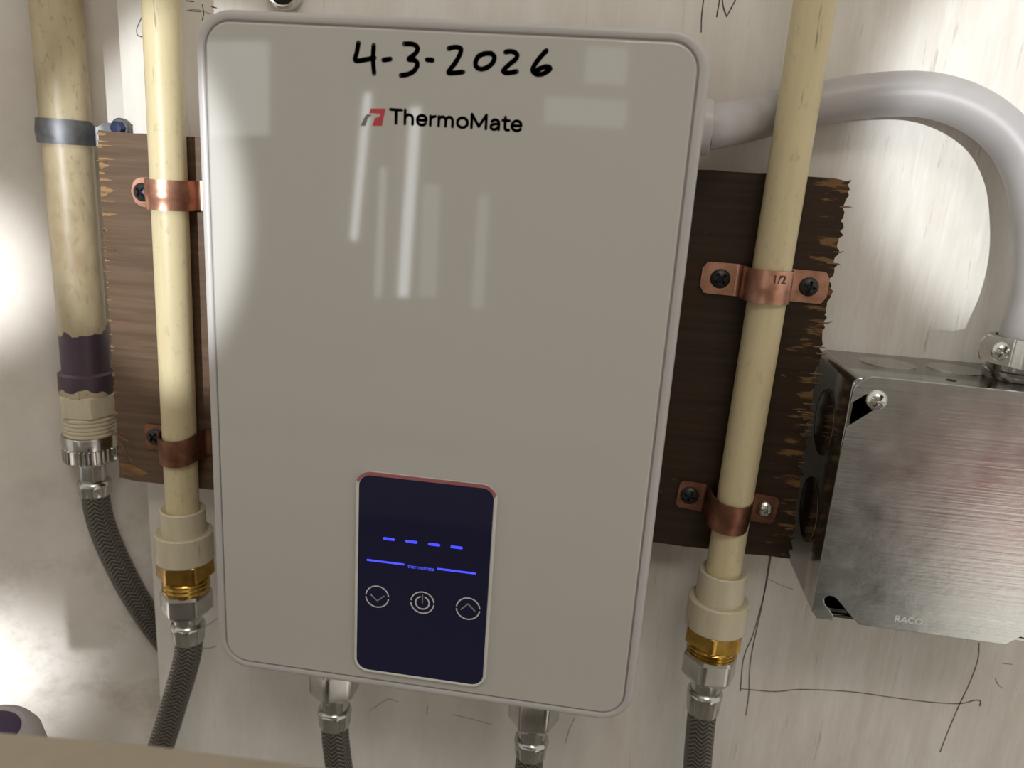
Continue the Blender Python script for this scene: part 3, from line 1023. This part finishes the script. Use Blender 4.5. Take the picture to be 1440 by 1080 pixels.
# ------------------------------------------------------------------ pipe straps
def strap_mesh(mat, parent, R, tab, z_half, thick, yb, cz, cx, tilt, corner=3.0, sag=0.0, rib=0.0):
    """two-hole strap: flat ears on the board, a saddle bent over the pipe; yb = surface it lies on"""
    cy = PY - yb                       # pipe axis out from the surface (negative)
    path = []
    f = 3.0
    w = R + thick
    for i in range(9):
        path.append((-tab + (tab - w - f) * i / 8, -0.2))
    for i in range(1, 7):
        a_ = math.radians(90 * i / 6)
        path.append((-w - f + f * math.sin(a_), -0.2 - f * (1 - math.cos(a_))))
    for i in range(0, 25):
        a_ = math.radians(180 * i / 24)
        path.append((-w * math.cos(a_), cy - w * math.sin(a_)))
    path = path + [(-x, y) for x, y in reversed(path[:15])]
    vs, fs = [], []
    ct, stt = math.cos(tilt), math.sin(tilt)
    rows = 9
    n = len(path)
    for j in range(2):
        for i, (x, y) in enumerate(path):
            nx, ny = path[min(i + 1, n - 1)][0] - path[max(i - 1, 0)][0], path[min(i + 1, n - 1)][1] - path[max(i - 1, 0)][1]
            l = math.hypot(nx, ny)
            nx, ny = ny / l, -nx / l
            if ny > 0 and abs(x) > w:
                nx, ny = -nx, -ny
            e = tab - abs(x)
            hz = z_half
            if e < corner:
                hz = z_half - corner + math.sqrt(max(0, corner ** 2 - (corner - e) ** 2))
            for k in range(rows):
                q = -1 + 2 * k / (rows - 1)
                zz = q * hz
                on = max(0, 1 - (abs(x) / w) ** 4) if abs(x) < w else 0
                rb = rib * math.exp(-(q * 3.2) ** 2) * on
                px, py_ = x + nx * (thick * j + rb), y + ny * (thick * j + rb)
                zz -= sag * on
                vs.append((cx + px * ct + zz * stt, yb + py_, cz - px * stt + zz * ct))
    idx = lambda j, i, k: (j * n + i) * rows + k
    for i in range(n - 1):
        for k in range(rows - 1):
            fs.append((idx(0, i, k), idx(0, i + 1, k), idx(0, i + 1, k + 1), idx(0, i, k + 1)))
            fs.append((idx(1, i, k), idx(1, i, k + 1), idx(1, i + 1, k + 1), idx(1, i + 1, k)))
        for k in (0, rows - 1):
            fs.append((idx(0, i, k), idx(1, i, k), idx(1, i + 1, k), idx(0, i + 1, k)))
    for i in (0, n - 1):
        for k in range(rows - 1):
            fs.append((idx(0, i, k), idx(0, i, k + 1), idx(1, i, k + 1), idx(1, i, k)))
    mb = MB()
    mb.add(vs, fs)
    return mb.obj('band', mat, parent, angle=40)


def strap(cx, cz, tab, zh, tilt, mat, scr, label, hole, sag=0.0, rib=0.0, corner=3.0):
    t = thing('pipe_strap', (cx, -BT, cz), label, 'strap', 'pipe straps')
    strap_mesh(mat, t, 8.15, tab, zh, 0.9, -BT - 0.1, cz, cx, tilt, corner, sag, rib)
    for s, (mt, r) in zip((-1, 1), scr):
        if mt is None:
            continue
        px = s * hole
        screw_head('screw', mt, t, (cx + px * math.cos(tilt), -BT - 1.35, cz - px * math.sin(tilt)), r, 1.9, turn=RND.random())
    return t


st1 = strap(130.6, 48.0, 26.4, 6.8, 0.012, 'copper', (('black_screw', 4.2), ('black_screw', 4.0)),
            'bright copper strap stamped 1/2 on the pipe beside the electrical conduit', 18.4, rib=0.45)
tm = text_mb('1/2', 131.2, 136.2, 49.9, 3.4, 0, 0.1, 0.01)
for v in tm.v:
    v.y += PY - math.sqrt(10.15 ** 2 - (v.x - 130.6) ** 2) - 0.14
tm.obj('stamped_size', 'stamp_dark', st1, smooth=False)
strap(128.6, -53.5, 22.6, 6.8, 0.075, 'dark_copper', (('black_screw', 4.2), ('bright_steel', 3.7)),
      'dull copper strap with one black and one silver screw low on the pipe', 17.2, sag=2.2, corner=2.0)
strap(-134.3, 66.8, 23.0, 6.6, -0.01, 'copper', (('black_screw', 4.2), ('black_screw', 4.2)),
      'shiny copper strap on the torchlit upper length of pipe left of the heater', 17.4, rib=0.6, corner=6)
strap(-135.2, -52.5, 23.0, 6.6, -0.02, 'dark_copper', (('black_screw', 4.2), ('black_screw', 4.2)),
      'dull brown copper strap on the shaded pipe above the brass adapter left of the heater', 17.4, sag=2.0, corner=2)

# dark metal strap on the stained pipe, its ear bolted to the panel edge
t = thing('pipe_strap', (FX, 0, 91), 'dark grey metal one-hole strap wrapped round the stained pipe', 'strap', 'pipe straps')
mb = MB()
path = []
for i in range(22):
    a_ = math.radians(-20 + 200 * i / 21)
    path.append((FX - 11.6 * math.cos(a_), FY - 11.6 * math.sin(a_)))
path += [(FX + 12.6, -2.5), (FX + 14, -1.6), (FX + 18, -1.4), (FX + 31, -1.3)]
vs, fs = [], []
n = len(path)
for i, (x, y) in enumerate(path):
    nx, ny = path[min(i + 1, n - 1)][0] - path[max(i - 1, 0)][0], path[min(i + 1, n - 1)][1] - path[max(i - 1, 0)][1]
    l = math.hypot(nx, ny)
    nx, ny = ny / l, -nx / l
    pinch = 2.2 if i in (22, 23) else 0
    for off, z in ((0, 85.6), (1.0, 85.6), (1.0, 91), (1.0, 96.8 - pinch), (0, 96.8 - pinch)):
        rib_ = 0.7 if z == 91 and i < 22 else 0
        vs.append((x + nx * (off + rib_), y + ny * (off + rib_), z))
for i in range(n - 1):
    for k in range(5):
        j = (k + 1) % 5
        fs.append((i * 5 + k, i * 5 + j, (i + 1) * 5 + j, (i + 1) * 5 + k))
fs += [tuple(range(5)), tuple((n - 1) * 5 + k for k in reversed(range(5)))]
mb.add(vs, fs)
mb.obj('band', 'dull_zinc', t, angle=35)
mb = MB()
mb.lathe([(4.8, -1.2), (4.8, -2.6), (4.2, -3.2), (3.9, -3.2)], (FX + 26, 0, 94.5), 'Y', 36)
mb.obj('washer', 'dull_zinc', t)
mb = MB()
mb.lathe([(3.6, -3.0), (3.6, -5.4), (3.0, -6.2), (1.2, -6.4)], (FX + 26, 0, 94.5), 'Y', 36, hexa=True)
mb.obj('bolt', 'dark_bolt', t)

# ------------------------------------------------------------------ electrical box
EX0, EX1, EZ0, EZ1, ED = 163.0, 266.0, -85.8, 18.2, 54.0
box = thing('electrical_box', ((EX0 + EX1) / 2, 0, EZ0), 'square galvanised electrical junction box with a blank metal cover', 'electrical box')


def err(off, y, r=3.2):
    return rrect(EX0 + off, EX1 - off, EZ0 + off, EZ1 - off, r, y, 5)


mb = MB()
mb.loft([err(0.8, -0.2), err(0, -1.2), err(0, -ED + .3), err(0.3, -ED), err(1.4, -ED), err(1.5, -ED + .4), err(1.5, -2.0)], True, True)
mb.obj('box_shell', 'galvanised_dark', box, angle=40)
cov = [(224.03, 18.56), (169.22, 19.5), (166.65, 18.39), (164.19, 15.87), (163.15, 13.48), (163.12, 9.73), (162.92, 7.83), (168.25, 12.28), (170.49, 13.08), (173.17, 11.35), (173.47, 8.22), (172.59, 6.79), (163.22, -1.82), (162.19, -13.32), (161.21, -81.39), (161.47, -83.03), (165.49, -86.48), (172.39, -86.3), (171.7, -83.87), (167.47, -79.13), (166.96, -76.87), (168.29, -75.35), (170.27, -75.23), (172.18, -76.45), (178.41, -82.88), (180.76, -84.88), (182.52, -86.84), (240.65, -87.49), (245.44, -83.11)]
# straighten the left side of the blank cover
covp = []
for x, z in cov:
    covp.append((max(x, EX0 - 0.2) if x < 164.5 else x, z))
covp[0] = (262.0, 18.4)
covp += [(252.0, -84.5), (265.5, -76), (265.5, 14)]
mb = MB()
mb.prism(covp, -ED - 1.5, -ED - 0.05)
cover = mb.obj('cover', 'galvanised', box, smooth=False, bevel=0.25)
screw_head('cover_screw', 'bright_steel', box, (172.3, -ED - 1.5, 10.4), 4.1, 2.6, turn=0.5)
mb = MB()
mb.box(181.5, 242, -ED - 1.58, -ED - 1.45, -77.15, -76.9)
mb.obj('score_line', 'bright_steel', box, smooth=False)
mb = MB()
mb.box(196, 262, -ED - 1.58, -ED - 1.45, 3.6, 3.85)
mb.obj('score_line', 'bright_steel', box, smooth=False)
text_mb('RACO', 196.2, 207.2, -83.2, 2.9, -ED - 1.62, 0.1, 0.02).obj('stamped_lettering', 'stamp_glint', box, smooth=False)


def knockout(c, axis, r=10.8):
    mb = MB()
    mb.lathe([(r + .5, 0.0), (r + 0.35, 0.12), (r, 0.16), (r - .25, 0.02), (r - 0.6, 0.02)], c, axis, 48, cap0=False, cap1=True)
    return mb.obj('knockout', 'galvanised_dark', box, angle=60)


for x in (186.5, 214.0):
    knockout((x, -18.5, EZ1), 'Z')
for z in (-9.0, -50.0):
    mb = MB()
    r = 14.2
    mb.lathe([(r + .5, 0.0), (r + .35, -0.12), (r, -0.16), (r - .25, -0.02), (r - .6, -0.02)], (EX0, -25, z), 'X', 48, cap0=False)
    mb.obj('knockout', 'galvanised_dark', box, angle=60)
for c, ax_, s in (((203.0, -43.0, EZ1), 'Z', 1), ((EX0, -46, -48), 'X', -1)):
    mb = MB()
    mb.lathe([(2.0, -0.3 * s), (2.0, 0.06 * s), (0.3, 0.08 * s)], c, ax_, 24)
    mb.obj('tapped_hole', 'hole_dark', box)
mb = MB()
mb.box(EX0 + 2.2, EX0 + 15, -ED + 1.2, -ED + 2.4, EZ0 + 2.0, EZ0 + 3.6)
mb.obj('inner_flange', 'galvanised_dark', box, smooth=False)
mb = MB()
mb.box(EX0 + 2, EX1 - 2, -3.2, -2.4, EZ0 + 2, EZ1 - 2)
mb.obj('inside_wiring_shadow_plate', 'hole_dark', box, smooth=False).name = 'inner_shade_plate'  # near-black sheet added as the shade seen through the cover slots

# ------------------------------------------------------------------ flexible conduit and its clamp
CX = 232.5
con = thing('conduit', (100, -14, 108), 'light grey flexible conduit arching from the heater to the electrical box', 'conduit')
mb = MB()
tube(mb, smooth_path([(97.0, -32.5, 108.2), (101, -31.0, 109), (109, -21.5, 111.4), (118, -11.5, 114.2), (132, -9.2, 118.6), (150, -9.5, 123.2), (168, -10.2, 126.4), (186, -11, 126.8), (203, -12, 122.0),
                      (217, -13, 112.8), (227, -14.5, 99), (233, -16.5, 82), (236, -19.5, 66), (236, -23.5, 50), (CX + 1, -26.5, 36), (CX, -27, 26)], 10), 8.7, 44)
mb.obj('jacket', 'conduit_grey', con)

cl = thing('conduit_clamp', (CX, -27, EZ1), 'zinc two-screw clamp holding the conduit on top of the electrical box', 'clamp')
mb = MB()
mb.lathe([(10.6, EZ1), (10.9, EZ1 + 0.5), (10.9, EZ1 + 3.2), (10.2, EZ1 + 3.8), (10.2, EZ1 + 6), (9.2, EZ1 + 6.2)], (CX, -27, 0), 'Z', 44)
mb.obj('neck', 'galvanised_dark', cl)
mb = MB()
vs, fs = [], []
path = [(-21.5, -41.0), (-20, -41.2), (-14, -41.4), (-10, -41.6), (-8.6, -42.4), (-7.4, -44.0)]
for i in range(1, 12):
    a_ = math.radians(118 - 56 * 2 * i / 22)
path += [(-5, -45.6), (-2, -46.2), (2, -46.2), (5, -45.6), (7.4, -44.0), (8.6, -42.4), (10, -41.6), (14, -41.4), (20, -41.2), (21.5, -41.0)]
zc = 29.8
n = len(path)
rows = 7
for j in range(2):
    for i, (x, y) in enumerate(path):
        e = 21.5 - abs(x)
        hz = 5.4 if e > 4 else 5.4 - 4 + math.sqrt(max(0, 16 - (4 - e) ** 2)) + 0.2
        for k in range(rows):
            vs.append((CX + x, y - 1.3 * j, zc + 0.5 + hz * (-1 + 2 * k / (rows - 1)) - x * 0.09))
idx = lambda j, i, k: (j * n + i) * rows + k
for i in range(n - 1):
    for k in range(rows - 1):
        fs.append((idx(0, i, k), idx(0, i + 1, k), idx(0, i + 1, k + 1), idx(0, i, k + 1)))
        fs.append((idx(1, i, k), idx(1, i, k + 1), idx(1, i + 1, k + 1), idx(1, i + 1, k)))
    for k in (0, rows - 1):
        fs.append((idx(0, i, k), idx(1, i, k), idx(1, i + 1, k), idx(0, i + 1, k)))
for i in (0, n - 1):
    for k in range(rows - 1):
        fs.append((idx(0, i, k), idx(0, i, k + 1), idx(1, i, k + 1), idx(1, i, k)))
mb.add(vs, fs)
mb.obj('clamp_bar', 'bright_steel', cl, angle=40)
mb = MB()
mb.lathe([(9.0, 24.0), (11.6, 24.2), (11.8, 25), (11.8, 34.5), (11.2, 35.2), (8.9, 35.4)], (CX, -27, 0), 'Z', 44, cap0=False, cap1=False)
for s in (-1, 1):
    mb.box(CX + s * 14 - 5, CX + s * 14 + 5, -39.6, -37.6, zc - 4.0 - s * 1.3, zc + 4.0 - s * 1.3)
mb.obj('clamp_saddle', 'galvanised_dark', cl, angle=40)
for s in (-1, 1):
    screw_head('clamp_screw', 'bright_steel', cl, (CX + s * 13.6, -42.4, zc + 0.4 - s * 1.2), 3.7, 2.2, turn=0.45)

# ------------------------------------------------------------------ hanging bushing above the heater
t = thing('wall_bushing', (-89.5, 0, 157), 'chrome ring with dark centre on the panel above the heater', 'bushing')
mb = MB()
mb.lathe([(8.4, 0), (8.4, -3.0), (7.9, -4.2), (7.0, -4.6), (6.2, -4.2), (5.9, -3.0), (5.9, -0.5)], (-89.5, 0, 157.4), 'Y', 48)
mb.obj('chrome_ring', 'bright_steel', t)
mb = MB()
mb.lathe([(6.0, -1.0), (6.0, -2.6), (4.5, -3.4), (1.5, -3.7)], (-89.5, 0, 157.4), 'Y', 40)
mb.obj('rubber_plug', 'hole_dark', t)
mb = MB()

# ------------------------------------------------------------------ foreground ledge and container
mb = MB()
led = [(-320, -214), (-76, -211.5), (-40, -208), (12, -206), (90, -204), (90, -330), (-320, -330)]
mb.loft([[(x, y, -78) for x, y in led], [(x, y, -61) for x, y in led], [(x * .999, y - .6, -60) for x, y in led]])
tag(mb.obj('ledge', 'shelf_beige', origin=(-100, -270, -78), bevel=0.0), 'plain beige ledge in front of the hanging hose', 'ledge')
t = thing('primer_cap', (-178, -108, -190), 'grey container cap with purple stained top behind the ledge', 'cap')
mb = MB()
mb.lathe([(24, -196), (24, -178), (23.5, -164), (22, -156.5), (19.5, -152.5), (16, -151), (14.5, -152)], (-181, -112, -7), 'Z', 48)
mb.obj('cap_body', 'grey_plastic', t)
mb = MB()
mb.lathe([(14.6, -153), (14.4, -151.6), (12, -151), (2, -150.8)], (-181, -112, -7), 'Z', 40)
mb.obj('stained_top', 'purple_plastic', t)
